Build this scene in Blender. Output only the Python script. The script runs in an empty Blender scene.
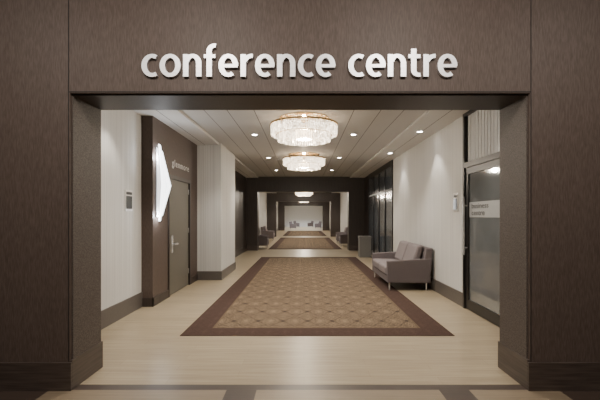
import bpy, math, random
from mathutils import Vector, Matrix
random.seed(4)
S=bpy.context.scene
COL=S.collection
H=1.45; F=400.0

# ---------------------------------------------------------------- materials
def newmat(name):
    m=bpy.data.materials.new(name); m.use_nodes=True
    nt=m.node_tree; b=nt.nodes["Principled BSDF"]
    return m,nt,b
def simple(name,col,rough=0.5,metal=0.0,emis=None,es=0.0,noise=0.06,nscale=30,spec=0.5):
    m,nt,b=newmat(name)
    tc=nt.nodes.new("ShaderNodeTexCoord"); n=nt.nodes.new("ShaderNodeTexNoise"); n.inputs["Scale"].default_value=nscale
    r=nt.nodes.new("ShaderNodeValToRGB")
    r.color_ramp.elements[0].position=0.3; r.color_ramp.elements[1].position=0.7
    r.color_ramp.elements[0].color=(*[c*(1-noise) for c in col],1)
    r.color_ramp.elements[1].color=(*[min(1,c*(1+noise)) for c in col],1)
    nt.links.new(tc.outputs["Object"],n.inputs["Vector"]); nt.links.new(n.outputs["Fac"],r.inputs["Fac"])
    nt.links.new(r.outputs["Color"],b.inputs["Base Color"])
    b.inputs["Roughness"].default_value=rough; b.inputs["Metallic"].default_value=metal
    b.inputs["Specular IOR Level"].default_value=spec
    if emis:
        b.inputs["Emission Color"].default_value=(*emis,1); b.inputs["Emission Strength"].default_value=es
    return m
def grain(name,c1,c2,scl,rough=0.5,bump=0.0,p0=0.35,p1=0.65,detail=4,spec=0.5):
    m,nt,b=newmat(name)
    tc=nt.nodes.new("ShaderNodeTexCoord"); mp=nt.nodes.new("ShaderNodeMapping")
    mp.inputs["Scale"].default_value=scl
    n=nt.nodes.new("ShaderNodeTexNoise"); n.inputs["Scale"].default_value=1.0; n.inputs["Detail"].default_value=detail
    r=nt.nodes.new("ShaderNodeValToRGB")
    r.color_ramp.elements[0].position=p0; r.color_ramp.elements[1].position=p1
    r.color_ramp.elements[0].color=(*c1,1); r.color_ramp.elements[1].color=(*c2,1)
    L=nt.links.new
    L(tc.outputs["Object"],mp.inputs["Vector"]); L(mp.outputs["Vector"],n.inputs["Vector"])
    L(n.outputs["Fac"],r.inputs["Fac"]); L(r.outputs["Color"],b.inputs["Base Color"])
    b.inputs["Roughness"].default_value=rough
    b.inputs["Specular IOR Level"].default_value=spec
    if bump:
        bp=nt.nodes.new("ShaderNodeBump"); bp.inputs["Strength"].default_value=bump; bp.inputs["Distance"].default_value=0.002
        L(n.outputs["Fac"],bp.inputs["Height"]); L(bp.outputs["Normal"],b.inputs["Normal"])
    return m

M_wood=grain("dark_walnut_veneer",(0.070,0.049,0.040),(0.106,0.079,0.066),(190,190,16),0.55,0.05,spec=0.3,detail=3)
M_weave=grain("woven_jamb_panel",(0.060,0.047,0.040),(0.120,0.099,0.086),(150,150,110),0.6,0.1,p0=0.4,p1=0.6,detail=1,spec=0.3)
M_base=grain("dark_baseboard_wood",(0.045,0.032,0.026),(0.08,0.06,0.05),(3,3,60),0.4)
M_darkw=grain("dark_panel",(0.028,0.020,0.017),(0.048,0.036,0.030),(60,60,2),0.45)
M_paper=grain("striped_wallcovering",(0.51,0.50,0.48),(0.61,0.60,0.575),(80,80,0.3),0.75,0.0,p0=0.4,p1=0.6,detail=1)
M_base2=simple("grey_brown_baseboard",(0.10,0.086,0.076),0.45)
M_groove=simple("joint_shadow_gap",(0.012,0.009,0.008),0.8)
M_frame=simple("black_aluminium_frame",(0.018,0.016,0.015),0.35,0.4)
M_steel=simple("brushed_steel",(0.74,0.72,0.70),0.34,0.9)
M_letter=grain("brushed_silver_letter",(0.80,0.80,0.82),(0.93,0.93,0.95),(4,4,220),0.42,0.15,spec=0.9)
M_letter.node_tree.nodes["Principled BSDF"].inputs["Metallic"].default_value=0.75
M_letter2=simple("small_silver_letter",(0.70,0.69,0.68),0.4,0.3)
M_chrome=simple("chrome",(0.9,0.9,0.9),0.25,0.7)
M_gold=simple("warm_brass",(0.66,0.48,0.26),0.25,0.9)
M_mirror=simple("gold_mirror_plate",(0.85,0.70,0.48),0.06,1.0,noise=0.0)
M_glassg=simple("reflective_grey_glass",(0.23,0.24,0.242),0.05,0.45,noise=0.12,nscale=2,spec=1.0)
M_glassd=simple("bluish_tinted_glass",(0.085,0.10,0.118),0.15,0.3,noise=0.15,nscale=2,spec=0.8)
M_frost=simple("frosted_band",(0.33,0.335,0.33),0.5,noise=0.03)
M_etch=simple("dark_lettering",(0.07,0.07,0.07),0.5)
M_door=simple("olive_grey_door_paint",(0.125,0.114,0.094),0.4,noise=0.03)
M_white=simple("white_paint",(0.76,0.75,0.73),0.6)
M_slat=simple("vertical_blind_fabric",(0.52,0.52,0.51),0.7)
M_fab=simple("mauve_grey_upholstery",(0.140,0.117,0.119),0.85,noise=0.2,nscale=160)
M_fabc=simple("mauve_grey_cushion",(0.195,0.165,0.167),0.85,noise=0.2,nscale=160)
M_bin=simple("stone_grey_bin",(0.17,0.165,0.155),0.5)
M_black=simple("black_plastic",(0.015,0.015,0.015),0.4)
M_lens=simple("lit_lens",(1,1,1),0.4,emis=(1,0.95,0.88),es=60,noise=0)
M_scon=simple("glowing_sconce_acrylic",(0.9,0.9,0.9),0.4,emis=(0.92,0.96,1.0),es=4.5,noise=0)
M_scon1=simple("soft_sconce_acrylic",(0.8,0.8,0.8),0.4,emis=(0.88,0.93,1.0),es=1.1,noise=0)
M_scon2=simple("dim_sconce_metal",(0.10,0.10,0.10),0.3,0.8)
M_bulb=simple("warm_lamp_core",(1,1,1),0.4,emis=(1,0.74,0.42),es=7,noise=0)

def crystal():
    m,nt,b=newmat("painted_sparkle_crystal")  # sparkle painted into the rods: noise drives their own dark-to-bright emission
    tc=nt.nodes.new("ShaderNodeTexCoord"); n=nt.nodes.new("ShaderNodeTexNoise"); n.inputs["Scale"].default_value=44; n.inputs["Detail"].default_value=3; n.inputs["Roughness"].default_value=0.8
    r=nt.nodes.new("ShaderNodeValToRGB")
    e=r.color_ramp.elements
    e[0].position=0.42; e[0].color=(0.16,0.10,0.055,1)
    e[1].position=0.58; e[1].color=(8.0,7.0,5.6,1)
    x=e.new(0.5); x.color=(1.2,0.85,0.5,1)
    L=nt.links.new
    L(tc.outputs["Object"],n.inputs["Vector"]); L(n.outputs["Fac"],r.inputs["Fac"]); L(r.outputs["Color"],b.inputs["Emission Color"])
    b.inputs["Emission Strength"].default_value=1.0
    b.inputs["Base Color"].default_value=(0.32,0.28,0.23,1); b.inputs["Roughness"].default_value=0.08
    b.inputs["Metallic"].default_value=0.5
    return m
M_cry=crystal()

def mathn(nt,op,a,b=None,c=None):
    n=nt.nodes.new("ShaderNodeMath"); n.operation=op
    for i,v in enumerate((a,b,c)):
        if v is None: continue
        if isinstance(v,(int,float)): n.inputs[i].default_value=v
        else: nt.links.new(v,n.inputs[i])
    return n.outputs[0]
def mixc(nt,f,a,b):
    n=nt.nodes.new("ShaderNodeMix"); n.data_type='RGBA'
    for s,v in ((n.inputs[0],f),(n.inputs[6],a),(n.inputs[7],b)):
        if isinstance(v,(tuple,float,int)): s.default_value=v
        else: nt.links.new(v,s)
    return n.outputs[2]

def floor_mat():
    m,nt,b=newmat("pale_plank_floor"); L=nt.links.new
    tc=nt.nodes.new("ShaderNodeTexCoord"); mp=nt.nodes.new("ShaderNodeMapping")
    mp.inputs["Scale"].default_value=(1.5,40,1); L(tc.outputs["Object"],mp.inputs["Vector"])
    n=nt.nodes.new("ShaderNodeTexNoise"); n.inputs["Scale"].default_value=1; n.inputs["Detail"].default_value=5
    L(mp.outputs["Vector"],n.inputs["Vector"])
    br=nt.nodes.new("ShaderNodeTexBrick"); br.inputs["Scale"].default_value=1
    br.inputs["Brick Width"].default_value=1.2; br.inputs["Row Height"].default_value=0.15
    br.inputs["Mortar Size"].default_value=0.002; br.inputs["Bias"].default_value=0
    br.inputs["Color1"].default_value=(0.29,0.23,0.152,1); br.inputs["Color2"].default_value=(0.375,0.305,0.207,1)
    br.inputs["Mortar"].default_value=(0.18,0.14,0.09,1)
    L(tc.outputs["Object"],br.inputs["Vector"])
    r=nt.nodes.new("ShaderNodeValToRGB"); r.color_ramp.elements[0].position=0.34; r.color_ramp.elements[1].position=0.66
    r.color_ramp.elements[0].color=(0.235,0.182,0.117,1); r.color_ramp.elements[1].color=(0.41,0.34,0.235,1)
    L(n.outputs["Fac"],r.inputs["Fac"])
    L(mixc(nt,0.55,br.outputs["Color"],r.outputs["Color"]),b.inputs["Base Color"])
    b.inputs["Roughness"].default_value=0.34; b.inputs["Specular IOR Level"].default_value=0.4
    return m
M_floor=floor_mat()

def foyer_mat():
    m,nt,b=newmat("foyer_inlaid_floor"); L=nt.links.new
    tc=nt.nodes.new("ShaderNodeTexCoord"); sp=nt.nodes.new("ShaderNodeSeparateXYZ"); L(tc.outputs["Object"],sp.inputs[0])
    t=mathn(nt,'ADD',sp.outputs["X"],0.52+1.77*10+0.125)
    t=mathn(nt,'MODULO',t,1.77)
    band=mathn(nt,'LESS_THAN',t,0.25)
    mp=nt.nodes.new("ShaderNodeMapping"); mp.inputs["Scale"].default_value=(2,50,1); L(tc.outputs["Object"],mp.inputs["Vector"])
    n=nt.nodes.new("ShaderNodeTexNoise"); n.inputs["Scale"].default_value=1; L(mp.outputs["Vector"],n.inputs["Vector"])
    a=mixc(nt,n.outputs["Fac"],(0.16,0.12,0.08,1),(0.28,0.22,0.15,1))
    d=mixc(nt,n.outputs["Fac"],(0.04,0.027,0.021,1),(0.07,0.05,0.04,1))
    edge=mathn(nt,'GREATER_THAN',mathn(nt,'ABSOLUTE',sp.outputs["X"]),2.12)
    strip=mathn(nt,'GREATER_THAN',sp.outputs["Y"],3.335)
    f=mathn(nt,'MAXIMUM',mathn(nt,'MAXIMUM',band,edge),strip)
    L(mixc(nt,f,a,d),b.inputs["Base Color"]); b.inputs["Roughness"].default_value=0.4
    return m
M_foyer=foyer_mat()

def ceil_mat():
    m,nt,b=newmat("linear_panel_ceiling"); L=nt.links.new
    tc=nt.nodes.new("ShaderNodeTexCoord"); sp=nt.nodes.new("ShaderNodeSeparateXYZ"); L(tc.outputs["Object"],sp.inputs[0])
    ax=mathn(nt,'ABSOLUTE',sp.outputs["X"])
    f=None
    for p,w in ((0.78,0.006),(1.20,0.006),(1.56,0.006),(2.24,0.006)):
        g=mathn(nt,'LESS_THAN',mathn(nt,'ABSOLUTE',mathn(nt,'SUBTRACT',ax,p)),w)
        f=g if f is None else mathn(nt,'MAXIMUM',f,g)
    y=mathn(nt,'MODULO',mathn(nt,'ADD',sp.outputs["Y"],2.1),3.75)
    c=mathn(nt,'MULTIPLY',mathn(nt,'LESS_THAN',y,0.014),mathn(nt,'LESS_THAN',ax,0.78))
    f=mathn(nt,'MAXIMUM',f,c)
    lite=mathn(nt,'GREATER_THAN',ax,1.92)
    base=mixc(nt,lite,(0.54,0.53,0.515,1),(0.68,0.67,0.655,1))
    L(mixc(nt,f,base,(0.14,0.13,0.12,1)),b.inputs["Base Color"]); b.inputs["Roughness"].default_value=0.7
    return m
M_ceil=ceil_mat()

def carpet_mat(name,dark,mid,gold,tile=0.34,sc=17):
    # mirrored tiles of curling noise give a regular damask repeat
    m,nt,b=newmat(name); L=nt.links.new
    tc=nt.nodes.new("ShaderNodeTexCoord"); sp=nt.nodes.new("ShaderNodeSeparateXYZ"); L(tc.outputs["Object"],sp.inputs[0])
    u=mathn(nt,'PINGPONG',mathn(nt,'ADD',sp.outputs["X"],20.0),tile/2)
    v=mathn(nt,'PINGPONG',mathn(nt,'ADD',sp.outputs["Y"],20.0),tile*0.8)
    cb=nt.nodes.new("ShaderNodeCombineXYZ"); L(u,cb.inputs[0]); L(v,cb.inputs[1]); cb.inputs[2].default_value=1.3
    n=nt.nodes.new("ShaderNodeTexNoise"); n.inputs["Scale"].default_value=sc; n.inputs["Detail"].default_value=2; n.inputs["Distortion"].default_value=2.6
    L(cb.outputs[0],n.inputs["Vector"])
    s=mathn(nt,'ADD',mathn(nt,'MULTIPLY',mathn(nt,'SINE',mathn(nt,'MULTIPLY',n.outputs["Fac"],36.0)),0.5),0.5)
    a=mathn(nt,'ADD',mathn(nt,'MULTIPLY',u,2/tile),mathn(nt,'MULTIPLY',v,1/(tile*0.8)))
    og=mathn(nt,'LESS_THAN',mathn(nt,'ABSOLUTE',mathn(nt,'SUBTRACT',a,1.0)),0.10)
    med=mathn(nt,'LESS_THAN',a,0.20)
    r=nt.nodes.new("ShaderNodeValToRGB"); e=r.color_ramp.elements
    e[0].position=0.30; e[0].color=(*dark,1); e[1].position=0.72; e[1].color=(*gold,1)
    x=e.new(0.5); x.color=(*mid,1)
    L(s,r.inputs["Fac"])
    c=mixc(nt,mathn(nt,'MULTIPLY',og,0.4),r.outputs["Color"],(*dark,1))
    c=mixc(nt,mathn(nt,'MULTIPLY',med,0.5),c,(*gold,1))
    L(c,b.inputs["Base Color"]); b.inputs["Roughness"].default_value=0.95; b.inputs["Specular IOR Level"].default_value=0.1
    return m
M_carp=carpet_mat("ornate_carpet_field",(0.038,0.026,0.019),(0.105,0.073,0.047),(0.235,0.170,0.108))
M_cborder=carpet_mat("patterned_carpet_border",(0.043,0.025,0.020),(0.053,0.031,0.025),(0.072,0.044,0.034),0.2,20)
M_cline=simple("carpet_border_line",(0.11,0.077,0.05),0.95,spec=0.1)

# ---------------------------------------------------------------- geometry helpers
FACES=[(0,3,2,1),(4,5,6,7),(0,1,5,4),(1,2,6,5),(2,3,7,6),(3,0,4,7)]
def boxgeo(b,V,Fs):
    x0,x1,y0,y1,z0,z1=b; o=len(V)
    V+= [(x0,y0,z0),(x1,y0,z0),(x1,y1,z0),(x0,y1,z0),(x0,y0,z1),(x1,y0,z1),(x1,y1,z1),(x0,y1,z1)]
    Fs+= [tuple(o+i for i in f) for f in FACES]
def mk(name,V,Fs,mat,parent=None,bevel=0,seg=2,smooth=False,loc=None,kind=None):
    me=bpy.data.meshes.new(name); me.from_pydata(V,[],Fs); me.update()
    if isinstance(mat,(list,tuple)):
        for q in mat: me.materials.append(q)
    else: me.materials.append(mat)
    o=bpy.data.objects.new(name,me); COL.objects.link(o)
    if parent: o.parent=parent
    if loc: o.location=loc
    if bevel:
        md=o.modifiers.new("bevel",'BEVEL'); md.width=bevel; md.segments=seg; md.limit_method='ANGLE'
        if smooth or seg>1:
            for p in me.polygons: p.use_smooth=True
            md.harden_normals=True
    elif smooth:
        for p in me.polygons: p.use_smooth=True
    if kind: o["kind"]=kind
    return o
def boxes(name,bl,mat,parent=None,bevel=0,seg=2,loc=None,kind=None):
    V=[];Fs=[]
    for b in bl: boxgeo(b,V,Fs)
    return mk(name,V,Fs,mat,parent,bevel,seg,False,loc,kind)
def struct(name,bl,mat,bevel=0):
    if isinstance(bl,tuple): bl=[bl]
    return boxes(name,bl,mat,bevel=bevel,kind="structure")
def cyl(V,Fs,cx,cy,z0,z1,r0,r1=None,n=24,cap=True):
    if r1 is None: r1=r0
    o=len(V)
    for i in range(n):
        a=2*math.pi*i/n; V.append((cx+r0*math.cos(a),cy+r0*math.sin(a),z0))
    for i in range(n):
        a=2*math.pi*i/n; V.append((cx+r1*math.cos(a),cy+r1*math.sin(a),z1))
    for i in range(n):
        j=(i+1)%n; Fs.append((o+i,o+j,o+n+j,o+n+i))
    if cap:
        Fs.append(tuple(o+n-1-i for i in range(n))); Fs.append(tuple(o+n+i for i in range(n)))
def tube(V,Fs,cx,cy,z0,z1,ro,ri,n=48):
    o=len(V)
    for r,z in ((ro,z0),(ro,z1),(ri,z1),(ri,z0)):
        for i in range(n):
            a=2*math.pi*i/n; V.append((cx+r*math.cos(a),cy+r*math.sin(a),z))
    for k in range(4):
        for i in range(n):
            j=(i+1)%n; k2=(k+1)%4
            Fs.append((o+k*n+i,o+k*n+j,o+k2*n+j,o+k2*n+i))
def empty(name,loc,label,cat,group=None,rz=0):
    e=bpy.data.objects.new(name,None); e.empty_display_size=0.1; e.location=loc; e.rotation_euler=(0,0,rz)
    COL.objects.link(e); e["label"]=label; e["category"]=cat
    if group: e["group"]=group
    return e
def tag(o,label,cat,group=None):
    o["label"]=label; o["category"]=cat
    if group: o["group"]=group
    return o
def dup(e,loc,rz=None,label=None):
    n=e.copy(); n.location=loc
    if rz is not None: n.rotation_euler=(0,0,rz)
    COL.objects.link(n)
    if label: n["label"]=label
    def rec(src,dst):
        for c in list(src.children):
            k=c.copy(); k.parent=dst; COL.objects.link(k); rec(c,k)
    rec(e,n)
    return n
def textobj(name,txt,mat,width,height,loc,rot,depth,offset=0.0,parent=None,spacing=1.0):
    cu=bpy.data.curves.new(name,'FONT'); cu.body=txt; cu.size=1; cu.extrude=0.05; cu.offset=offset; cu.resolution_u=6; cu.space_character=spacing
    t=bpy.data.objects.new(name+"_tmp",cu); COL.objects.link(t)
    dg=bpy.context.evaluated_depsgraph_get()
    me=bpy.data.meshes.new_from_object(t.evaluated_get(dg)); bpy.data.objects.remove(t)
    xs=[v.co.x for v in me.vertices]; ys=[v.co.y for v in me.vertices]; zs=[v.co.z for v in me.vertices]
    sx=width/(max(xs)-min(xs)); sy=height/(max(ys)-min(ys)); sz=depth/(max(zs)-min(zs))
    for v in me.vertices:
        v.co=((v.co.x-min(xs))*sx,(v.co.y-min(ys))*sy,(v.co.z-min(zs))*sz)
    me.materials.clear(); me.materials.append(mat)
    o=bpy.data.objects.new(name,me); COL.objects.link(o); o.location=loc; o.rotation_euler=rot
    if parent: o.parent=parent
    return o

# ---------------------------------------------------------------- dimensions
XL,XR=-1.95,1.88; ZP=2.474; CZ=3.1
Y1,Y1b=3.33,3.83
WL,WR=-2.60,2.54
END=54.0
struct("floor",(-5,5,-4,3.44,-0.1,0.0),M_foyer)
struct("floor",(-3.4,3.9,3.44,END,-0.1,0.0),M_floor)
struct("ceiling",(-5,5,-4,Y1,3.6,3.7),M_white)
struct("ceiling",(-3.4,3.9,Y1b,END,CZ,CZ+0.1),M_ceil)
# dropped side soffits, bay by bay
for a,b_ in ((Y1b,16.8),(17.3,28.0),(28.5,40.0)):
    struct("ceiling",[(WR-0.62,WR-0.001,a,b_,CZ-0.045,CZ)],M_ceil)
    struct("ceiling",[(WL+0.001,-1.92,a,b_,CZ-0.045,CZ)],M_ceil)
struct("wall_front",[(-5,XL,Y1,Y1b,0,3.6),(XR,5,Y1,Y1b,0,3.6),(XL,XR,Y1,Y1b,ZP,3.6)],M_wood)
struct("wall_left",(-5.1,-5,-4,Y1,0,3.6),M_wood)
struct("wall_right",(5,5.1,-4,Y1,0,3.6),M_wood)
struct("wall_back",(-5,5,-4.1,-4,0,3.6),M_paper)
n=1
def trim(b,mat):
    global n
    o=struct("trim_%d"%n,b,mat); n+=1; return o
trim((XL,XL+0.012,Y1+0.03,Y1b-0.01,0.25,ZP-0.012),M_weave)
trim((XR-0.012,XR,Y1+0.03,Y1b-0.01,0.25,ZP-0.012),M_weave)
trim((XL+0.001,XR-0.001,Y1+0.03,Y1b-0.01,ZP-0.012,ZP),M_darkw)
for x in (XL-0.012,XR+0.006):
    trim((x,x+0.006,Y1-0.003,Y1,0.24,3.6),M_groove)
trim((XL-0.006,XR+0.006,Y1-0.003,Y1,ZP+0.006,ZP+0.013),M_groove)
struct("baseboard_front",[(-5,XL+0.02,Y1-0.02,Y1,0,0.235),(XL,XL+0.02,Y1,Y1b+0.01,0,0.25)],M_base,0.003)
struct("baseboard_front",[(XR-0.02,5,Y1-0.02,Y1,0,0.235),(XR-0.02,XR,Y1,Y1b+0.01,0,0.25)],M_base,0.003)

# ---------------------------------------------------------------- custom humanist letters (stroke built)
def superell(cx,cy,rx,ry,a0,a1,n=28,p=1.0):
    out=[]
    for i in range(n+1):
        a=math.radians(a0+(a1-a0)*i/n); c,s=math.cos(a),math.sin(a)
        out.append((cx+rx*math.copysign(abs(c)**p,c),cy+ry*math.copysign(abs(s)**p,s)))
    return out
SWV,SWH=0.235,0.172
def strokemesh(paths,sc,depth,dy0):
    V=[];Fs=[]
    for kx,(pts,closed,wf) in enumerate(paths):
        m_=len(pts); o=len(V); d0=dy0-depth-kx*0.0004
        L=[];R=[]
        for i,p in enumerate(pts):
            if closed: a=pts[(i-1)%m_]; b=pts[(i+1)%m_]
            else: a=pts[max(0,i-1)]; b=pts[min(m_-1,i+1)]
            tx,ty=b[0]-a[0],b[1]-a[1]; l=math.hypot(tx,ty) or 1; tx/=l;ty/=l
            w=(wf if wf else math.sqrt((SWV*ty)**2+(SWH*tx)**2))/2
            L.append((p[0]-ty*w,p[1]+tx*w)); R.append((p[0]+ty*w,p[1]-tx*w))
        for arr,yy in ((L,d0),(R,d0),(L,dy0),(R,dy0)):
            for q in arr: V.append((q[0]*sc,yy,q[1]*sc))
        rng=range(m_) if closed else range(m_-1)
        for i in rng:
            j=(i+1)%m_
            lf,rf,lb,rb=o,o+m_,o+2*m_,o+3*m_
            Fs+=[(lf+i,lf+j,rf+j,rf+i),(lb+i,rb+i,rb+j,lb+j),(lf+i,lb+i,lb+j,lf+j),(rf+i,rf+j,rb+j,rb+i)]
        if not closed:
            for i in (0,m_-1): Fs.append((o+i,o+m_+i,o+3*m_+i,o+2*m_+i))
    return V,Fs
hv,hh=SWV/2,SWH/2
def glyph(c):
    if c=='o':
        w=.94; return w,[(superell(w/2,.5,w/2-hv,.515-hh,0,360,44)[:-1],True,None)]
    if c=='c':
        w=.70; return w,[(superell(.48,.5,.48-hv,.515-hh,60,300,32),False,None)]
    if c=='e':
        w=.87; r=w/2
        return w,[(superell(r,.5,r-hv+.005,.515-hh,-4,306,36),False,None),([(.12,.485),(w-.02,.485)],False,.14)]
    if c=='n':
        w=.82; arc=superell(w/2+.015,.60,w/2-.015-hv,.415-hh,165,0,18)
        return w,[([(hv,0),(hv,1)],False,SWV),(arc+[(w-hv,0.3),(w-hv,0)],False,None)]
    if c=='r':
        w=.54; arc=superell(.53,.50,.53-hv,.515-hh,150,88,12)
        return w,[([(hv,0),(hv,1)],False,SWV),(arc,False,None)]
    if c=='f':
        w=.55; arc=superell(.49,1.15,.49-.12-hv,.33-hh,180,80,14)
        return w,[([(.12+hv,0),(.12+hv,1.0)]+arc,False,None),([(0,.915),(.51,.915)],False,.165)]
    if c=='t':
        w=.57; arc=superell(.48,.29,.48-.12-hv,.30-hh,180,284,14)
        return w,[([(.12+hv,1.25),(.12+hv,.5)]+arc,False,None),([(0,.915),(.54,.915)],False,.165)]
XH=0.1835
sg=empty("entrance_sign",(-1.342,Y1,2.602),"raised brushed silver letters reading conference centre on wood","sign")
def word(txt,x,total):
    ws=[glyph(c)[0] for c in txt]; gap=(total/XH-sum(ws))/(len(txt)-1)
    u=0
    for c,w_ in zip(txt,ws):
        V,Fs=strokemesh(glyph(c)[1],XH,0.028,0.0)
        o=mk("letter",V,Fs,M_letter,parent=sg,loc=(x+u*XH,0,0)); u+=w_+gap
        o["label"]="silver letter "+c
kk=3.30/F
word("conference",0.0,(335-141)*kk)
word("centre",(348-141)*kk,(457-348)*kk)

# ---- corridor walls, bay 1
struct("wall_left",(WL-0.3,WL,Y1b,6.4,0,CZ),M_paper)
struct("baseboard_left",(WL,WL+0.02,Y1b,6.4,0,0.235),M_base2)
DX=-2.42
D0,D1=7.16,8.42
struct("wall_left",[(WL-0.3,DX,6.4,D0,0,CZ),(WL-0.3,DX,D1,9.06,0,CZ),(WL-0.3,DX,D0,D1,2.16,CZ),(WL-0.3,DX-0.1,D0,D1,0,2.16)],M_wood)
struct("baseboard_left",[(DX,DX+0.015,6.385,D0-0.05,0,0.14),(WL+0.02,DX+0.015,6.385,6.4,0,0.14),(DX,DX+0.015,D1+0.05,9.06,0,0.14)],M_darkw)
PX=-1.88
struct("wall_left",(WL-0.3,PX,9.06,10.9,0,CZ),M_paper)
struct("baseboard_left",[(DX,PX+0.02,9.04,9.06,0,0.2),(PX,PX+0.02,9.06,10.92,0,0.2)],M_base2)
struct("wall_left",(WL-0.3,DX,10.9,16.8,0,CZ),M_darkw)
struct("baseboard_left",(DX,DX+0.02,10.92,16.8,0,0.2),M_darkw)
trim([(DX-0.02,DX+0.02,D0-0.05,D0,0,2.2),(DX-0.02,DX+0.02,D1,D1+0.05,0,2.2),(DX-0.02,DX+0.02,D0,D1,2.13,2.2)],M_darkw)
d=struct("door_1",(DX-0.05,DX-0.01,D0+0.01,D1-0.01,0.01,2.13),M_door,0.002)
hz=0.93
boxes("handle_plate",[(DX-0.01,DX-0.002,D0+0.16,D0+0.25,hz-0.16,hz+0.16)],M_chrome,parent=d,bevel=0.003)
V=[];Fs=[]
boxgeo((DX-0.002,DX+0.05,D0+0.19,D0+0.215,hz-0.012,hz+0.012),V,Fs)
boxgeo((DX+0.035,DX+0.055,D0+0.19,D0+0.40,hz-0.016,hz+0.016),V,Fs)
mk("door_handle",V,Fs,M_chrome,parent=d,bevel=0.003)
for z in (0.25,1.1,1.9):
    V=[];Fs=[]; cyl(V,Fs,DX-0.005,D1-0.02,z,z+0.1,0.008); mk("hinge",V,Fs,M_steel,parent=d)
ts=textobj("room_name_lettering","glenmore",M_letter2,1.05,0.17,(DX-0.004,7.34,2.33),(math.pi/2,0,math.pi/2),0.008,-0.006,spacing=1.25)
tag(ts,"small metal room name lettering above the taupe door","sign")

# folded chevron sconce
def sconce(loc):
    e=empty("wall_sconce",loc,"glowing white folded chevron wall light on dark panelling","wall lamp",group="chevron wall lights")
    pts=[(-0.22,0.56),(0.10,0.30),(0.20,0.0),(0.10,-0.30),(-0.22,-0.56),(-0.12,0.0)]
    V=[]
    for x in (0.0,0.012):
        for p in pts: V.append((x,p[0],p[1]))
    Fs=[(0,1,2,5),(5,2,3,4),(11,8,7,6),(10,9,8,11)]+[(i,(i+1)%6,6+(i+1)%6,6+i) for i in range(6)]
    mk("back_plate",V,Fs,M_scon2,parent=e)
    def blade(tip,tipw,mid,midw,zt,zb,xt,xm,mat):
        f=[(xt,tip,zt),(xt,tip+tipw,zt-0.01),(xm,mid+midw,0.0),(xt,tip+tipw,zb+0.01),(xt,tip,zb),(xm,mid,0.0)]
        V=f+[(0.013 if p[0]>0.014 else 0.006,p[1],p[2]) for p in f]
        Fs=[(0,5,2,1),(5,4,3,2),(6,7,8,11),(11,8,9,10)]+[(i,(i+1)%6,6+(i+1)%6,6+i) for i in range(6)]
        mk("light_blade",V,Fs,mat,parent=e)
    blade(-0.35,0.06,-0.32,0.17,0.58,-0.56,0.025,0.022,M_scon1)
    blade(-0.25,0.08,-0.12,0.22,0.65,-0.63,0.025,0.022,M_scon)
    blade(-0.13,0.05,0.14,0.22,0.56,-0.54,0.025,0.022,M_scon)
    return e
sc=sconce((DX,6.86,1.99))
dup(sc,(DX,20.0,2.0))

def plate(name,x,y,z,w,h,side,label):
    e=empty(name,(x,y,z),label,"sign")
    s=side
    boxes("sign_plate",[(min(0,0.012*s),max(0,0.012*s),-w/2,w/2,-h/2,h/2)],M_steel,parent=e,bevel=0.002)
    boxes("sign_face",[(min(0.012*s,0.016*s),max(0.012*s,0.016*s),-w/2+0.025,w/2-0.025,-h/2+0.03,h/2-0.09)],M_glassg,parent=e)
    boxes("sign_header",[(min(0.012*s,0.015*s),max(0.012*s,0.015*s),-w/2+0.025,w/2-0.025,h/2-0.07,h/2-0.03)],M_black,parent=e)
    return e
plate("wall_sign",WL,5.92,1.68,0.24,0.31,1,"small brushed metal sign plate on the striped wall")
plate("wall_sign",WR,6.68,1.68,0.2,0.3,-1,"small metal sign plate beside the glass door")

# right wall
G0,G1=5.02,6.33
struct("wall_right",[(WR,WR+0.12,Y1b,G0,0,CZ),(WR,WR+0.12,G1,11.4,0,CZ)],M_paper)
struct("baseboard_right",[(WR-0.02,WR,Y1b,G0,0,0.225),(WR-0.02,WR,G1+0.01,11.4,0,0.225)],M_base2)
struct("wall_right",[(3.8,3.9,Y1b,9.1,0,CZ),(WR+0.12,3.8,9.0,9.1,0,CZ),(WR+0.12,3.8,Y1b,Y1b+0.1,0,CZ)],M_white)
ft=0.06
struct("window_1",[(WR-0.03,WR+0.06,G0,G0+ft,0,CZ-0.045),(WR-0.03,WR+0.06,G1-ft,G1,0,CZ-0.045),(WR-0.03,WR+0.06,G0+ft,G1-ft,2.2,2.28),(WR-0.03,WR+0.06,G0+ft,G1-ft,CZ-0.09,CZ-0.045)],M_frame)
struct("window_2",(WR+0.03,WR+0.04,G0+ft,G1-ft,2.28,CZ-0.05),M_glassg)
bl=[]
y=G0+ft+0.03
while y<G1-ft-0.03:
    bl.append((WR+0.018,WR+0.025,y,y+0.08,2.29,CZ-0.055)); y+=0.095
b=boxes("vertical_blind",bl,M_slat); tag(b,"pale vertical blinds in the transom above the glass door","blind")
gd=struct("door_2",[(WR-0.01,WR+0.04,G0+ft,G0+ft+0.09,0.01,2.2),(WR-0.01,WR+0.04,G1-ft-0.11,G1-ft,0.01,2.2),(WR-0.01,WR+0.04,G0+ft+0.09,G1-ft-0.11,2.10,2.2),(WR-0.01,WR+0.04,G0+ft+0.09,G1-ft-0.11,0.01,0.16)],M_frame)
boxes("glass_pane",[(WR+0.01,WR+0.02,G0+ft+0.09,G1-ft-0.11,0.16,2.10)],M_glassg,parent=gd)
boxes("frosted_band",[(WR+0.007,WR+0.01,G0+ft+0.09,G1-ft-0.11,1.43,1.66)],M_frost,parent=gd)
V=[];Fs=[]
cyl(V,Fs,WR-0.07,G1-ft-0.07,0.85,1.75,0.022)
boxgeo((WR-0.07,WR-0.01,G1-ft-0.076,G1-ft-0.064,0.95,0.97),V,Fs); boxgeo((WR-0.07,WR-0.01,G1-ft-0.076,G1-ft-0.064,1.6,1.62),V,Fs)
mk("door_handle",V,Fs,M_chrome,parent=gd)
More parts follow.
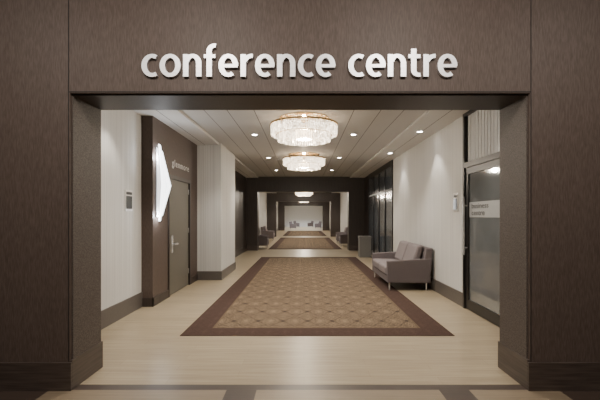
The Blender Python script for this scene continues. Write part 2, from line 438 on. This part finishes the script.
textobj("door_lettering","business",M_etch,0.55,0.075,(WR+0.006,G1-0.26,1.565),(math.pi/2,0,-math.pi/2),0.002,0.006,parent=gd)
textobj("door_lettering","centre",M_etch,0.43,0.065,(WR+0.006,G1-0.26,1.46),(math.pi/2,0,-math.pi/2),0.002,0.006,parent=gd)

# dark windows
W0,W1=11.4,15.6
fr=[(WR-0.03,WR+0.08,W0,W1,0,0.12),(WR-0.03,WR+0.08,W0,W1,2.88,CZ-0.045),(WR-0.02,WR+0.06,W0,W1,2.18,2.24)]
for i in range(5):
    y=W0+(W1-W0-0.07)*i/4; fr.append((WR-0.03,WR+0.08,y,y+0.07,0.12,2.88))
struct("window_3",fr,M_frame)
struct("window_4",(WR-0.005,WR+0.02,W0,W1,0.12,2.88),M_glassd)
struct("wall_right",[(WR,WR+0.3,W1,16.8,0,CZ),(WR+0.2,WR+0.3,W0,W1,0,CZ)],M_darkw)

def portal(y,d=0.5):
    struct("wall_back",[(-3.4,XL,y,y+d,0,CZ),(XR,3.4,y,y+d,0,CZ),(XL,XR,y,y+d,ZP,CZ)],M_darkw)
    struct("baseboard_back",[(-3.4,XL,y-0.02,y,0,0.2),(XR,3.4,y-0.02,y,0,0.2)],M_base)
P=[16.8,28.0,40.0]
for p in P: portal(p)
segs=[(17.3,28.0),(28.5,40.0),(40.5,END)]
for a,b_ in segs:
    struct("wall_left",(WL-0.3,WL,a,b_,0,CZ),M_paper)
    struct("wall_right",(WR,WR+0.3,a,b_,0,CZ),M_paper)
    struct("baseboard_left",(WL,WL+0.02,a,b_,0,0.22),M_base2)
    struct("baseboard_right",(WR-0.02,WR,a,b_,0,0.22),M_base2)
struct("wall_left",(WL,DX,18.5,21.5,0,CZ),M_darkw)
struct("wall_back",(-3.4,3.4,END,END+0.1,0,CZ),M_white)

# carpets
def carpet(x0,x1,y0,y1):
    e=empty("carpet",((x0+x1)/2,y0,0),"brown patterned corridor carpet with maroon border on pale plank floor","carpet",group="corridor carpets")
    w=(x1-x0)/2; L=y1-y0; bw=0.32
    boxes("carpet_border",[(-w,w,0,bw,0,0.006),(-w,w,L-bw,L,0,0.006),(-w,-w+bw,bw,L-bw,0,0.006),(w-bw,w,bw,L-bw,0,0.006)],M_cborder,parent=e)
    q=bw; lw=0.02
    boxes("carpet_line",[(-w+q,w-q,q,q+lw,0,0.007),(-w+q,w-q,L-q-lw,L-q,0,0.007),(-w+q,-w+q+lw,q+lw,L-q-lw,0,0.007),(w-q-lw,w-q,q+lw,L-q-lw,0,0.007)],M_cline,parent=e)
    q=bw+lw
    boxes("carpet_field",[(-w+q,w-q,q,L-q,0,0.006)],M_carp,parent=e)
carpet(-1.50,1.82,4.83,14.1)
carpet(-1.55,1.66,17.4,26.8)
carpet(-1.55,1.66,29.0,39.0)

# ---------------------------------------------------------------- seats
def seat(name,L,label,cat,loc,rz,nc,group=None,D=0.86):
    e=empty(name,loc,label,cat,group,rz)
    h=L/2; aw=0.10
    boxes("frame",[(0.02,D-0.03,-h+0.02,h-0.02,0.14,0.27)],M_fab,parent=e,bevel=0.015)
    for s in (-1,1):
        y0,y1=(-h,-h+aw) if s<0 else (h-aw,h)
        V=[(0.05,y0,0.14),(D-0.02,y0,0.14),(D-0.02,y1,0.14),(0.05,y1,0.14),(0.0,y0,0.62),(D-0.01,y0,0.57),(D-0.01,y1,0.57),(0.0,y1,0.62)]
        mk("armrest",V,[tuple(f) for f in FACES],M_fab,parent=e,bevel=0.022,seg=3)
    V=[(0.06,-h+0.01,0.14),(0.27,-h+0.01,0.14),(0.27,h-0.01,0.14),(0.06,h-0.01,0.14),(-0.02,-h+0.01,0.82),(0.11,-h+0.01,0.82),(0.11,h-0.01,0.82),(-0.02,h-0.01,0.82)]
    mk("backrest",V,[tuple(f) for f in FACES],M_fab,parent=e,bevel=0.025,seg=3)
    w=(L-2*aw-0.02)/nc
    for i in range(nc):
        y0=-h+aw+0.01+i*w
        boxes("seat_cushion",[(0.26,D-0.0,y0+0.006,y0+w-0.006,0.275,0.45)],M_fabc,parent=e,bevel=0.045,seg=4)
        V=[(0.235,y0+0.006,0.455),(0.39,y0+0.006,0.455),(0.39,y0+w-0.006,0.455),(0.235,y0+w-0.006,0.455),(0.115,y0+0.006,0.87),(0.25,y0+0.006,0.87),(0.25,y0+w-0.006,0.87),(0.115,y0+w-0.006,0.87)]
        mk("back_cushion",V,[tuple(f) for f in FACES],M_fabc,parent=e,bevel=0.05,seg=4)
    for x in (0.1,D-0.07):
        for y in (-h+0.06,h-0.06):
            V=[];Fs=[]; cyl(V,Fs,x,y,0,0.14,0.014,0.018,16); mk("leg",V,Fs,M_chrome,parent=e,smooth=False)
    return e
sofa=seat("loveseat",1.75,"mauve-grey two-seat loveseat with slim metal legs against wall","sofa",(2.49,8.63,0.007),math.pi,2,D=0.89)
ac=seat("armchair",0.80,"dark mauve upholstered armchair against the corridor wall","armchair",(2.46,19.3,0),math.pi,1,group="corridor armchairs",D=0.76)
dup(ac,(-2.36,18.0,0),0); dup(ac,(2.46,21.2,0),math.pi); dup(ac,(-2.5,23.5,0),0)
dup(ac,(-1.6,44,0),0);dup(ac,(-1.3,50,0),0);dup(ac,(2.0,46,0),math.pi);dup(ac,(1.2,51,0),math.pi)

e=empty("waste_bin",(2.15,14.2,0),"square stone-grey waste bin with dark opening by dark windows","bin")
boxes("bin_body",[(-0.2,0.2,-0.2,0.2,0,0.66)],M_bin,parent=e,bevel=0.01)
boxes("bin_lid",[(-0.21,0.21,-0.21,-0.1,0.66,0.74),(-0.21,0.21,0.1,0.21,0.66,0.74),(-0.21,-0.1,-0.1,0.1,0.66,0.74),(0.1,0.21,-0.1,0.1,0.66,0.74)],M_bin,parent=e)
boxes("bin_opening",[(-0.1,0.1,-0.1,0.1,0.661,0.70)],M_black,parent=e)

# ---------------------------------------------------------------- chandeliers
def chandelier(loc):
    e=empty("chandelier",loc,"round tiered crystal chandelier glowing warm under panelled ceiling","chandelier",group="crystal chandeliers")
    V=[];Fs=[]; cyl(V,Fs,0,0,-0.02,0,0.42,n=48); mk("ceiling_plate",V,Fs,M_mirror,parent=e)
    for i in range(6):
        a=2*math.pi*i/6+0.2; V=[];Fs=[]; cyl(V,Fs,0.33*math.cos(a),0.33*math.sin(a),-0.12,-0.02,0.006,n=8)
        mk("suspension_rod",V,Fs,M_chrome,parent=e)
    V=[];Fs=[]
    tube(V,Fs,0,0,-0.135,-0.105,0.575,0.55); tube(V,Fs,0,0,-0.13,-0.11,0.46,0.44); tube(V,Fs,0,0,-0.13,-0.11,0.34,0.32)
    tube(V,Fs,0,0,-0.285,-0.27,0.47,0.45)
    for i in range(6):
        a=math.pi*i/6; c,s=math.cos(a),math.sin(a); w=0.006
        o=len(V)
        for z in (-0.125,-0.115):
            for r,t in ((-.56,-w),(.56,-w),(.56,w),(-.56,w)): V.append((r*c-t*s,r*s+t*c,z))
        Fs+=[tuple(o+i2 for i2 in f) for f in FACES]
    mk("ring_frame",V,Fs,M_gold,parent=e)
    V=[];Fs=[]
    for R,n_,z0,z1,w in ((0.555,120,-0.29,-0.13,0.0055),(0.51,100,-0.31,-0.13,0.0055),(0.44,100,-0.39,-0.13,0.0055),(0.36,64,-0.41,-0.13,0.0055),(0.2,30,-0.42,-0.3,0.0055)):
        for i in range(n_):
            a=2*math.pi*i/n_; dz=random.uniform(-0.006,0.006)
            cyl(V,Fs,R*math.cos(a),R*math.sin(a),z0+dz,z1,w,w,5)
    f=mk("crystal_fringe",V,Fs,M_cry,parent=e); f["kind"]="stuff"
    V=[];Fs=[]; cyl(V,Fs,0,0,-0.36,-0.18,0.14,n=16)
    mk("lamp_core",V,Fs,M_bulb,parent=e)
    return e
ch=chandelier((0.0,6.75,CZ))
chl=[(0,6.75),(0,10.7),(0,21.0),(0,25.0),(0,33),(0,37)]
for x,y in chl[1:]: dup(ch,(x,y,CZ))
LC=(1,0.93,0.82)
def light(kind,loc,e,col=LC,**k):
    l=bpy.data.lights.new("lamp",kind); l.energy=e; l.color=col
    for a,b_ in k.items(): setattr(l,a,b_)
    o=bpy.data.objects.new("lamp_light",l); COL.objects.link(o); o.location=loc
    return o
for i,(x,y) in enumerate(chl):
    light('POINT',(x,y,CZ-0.42),95,col=(1,0.89,0.74),shadow_soft_size=0.06)
    light('POINT',(x,y,CZ-0.07),20,col=(1,0.82,0.60),shadow_soft_size=0.03)

def downlight(loc):
    e=empty("downlight",loc,"small round recessed ceiling downlight with glowing lens","ceiling light",group="ceiling downlights")
    V=[];Fs=[]; tube(V,Fs,0,0,-0.008,0,0.07,0.05,24); mk("trim_ring",V,Fs,M_white,parent=e)
    V=[];Fs=[]; cyl(V,Fs,0,0,-0.004,0,0.05,n=24); mk("lens",V,Fs,M_lens,parent=e)
    return e
dl=downlight((-1.0,5.4,CZ))
ys=[5.4,8.1,11.3,14.4,19,23,27,31,35,39,43,47,51]
first=True
for y in ys:
    for x in (-1.0,1.0):
        if first: first=False
        else: dup(dl,(x,y,CZ))
        light('SPOT',(x,y,CZ-0.02),175 if y<16 else (200 if y<40 else 620),col=LC if y<40 else (0.93,0.96,1),spot_size=math.radians(118),spot_blend=0.6,shadow_soft_size=0.05)
for y in (4.9,7.6,10.2):
    dup(dl,(2.2,y,CZ-0.045))
    light('SPOT',(2.2,y,CZ-0.065),66,spot_size=math.radians(85),spot_blend=0.5,shadow_soft_size=0.04)
dup(dl,(-2.22,5.2,CZ-0.045))
light('SPOT',(-2.22,5.2,CZ-0.065),75,spot_size=math.radians(85),spot_blend=0.5,shadow_soft_size=0.04)
light('POINT',(-2.34,6.50,2.40),9,col=(0.9,0.95,1),shadow_soft_size=0.02)
light('POINT',(-2.34,6.55,1.45),7,col=(0.9,0.95,1),shadow_soft_size=0.02)

for x,p in ((-2.8,34),(-1.0,74),(1.0,74),(2.8,34)):
    o=light('AREA',(x,1.6,3.57),p,col=(1,0.92,0.83),shape='DISK',size=0.5)
    o.rotation_euler=(math.radians(20),0,0)

w=bpy.data.worlds.new("world"); S.world=w; w.use_nodes=True
w.node_tree.nodes["Background"].inputs[0].default_value=(0.5,0.45,0.4,1); w.node_tree.nodes["Background"].inputs[1].default_value=0.1

cam=bpy.data.cameras.new("camera"); co=bpy.data.objects.new("camera",cam); COL.objects.link(co); S.camera=co
co.location=(0,0,H); co.rotation_euler=(math.pi/2,0,0)
cam.sensor_width=36; cam.lens=24; cam.shift_x=-4/600; cam.shift_y=16/600; cam.clip_end=200; cam.clip_start=0.05
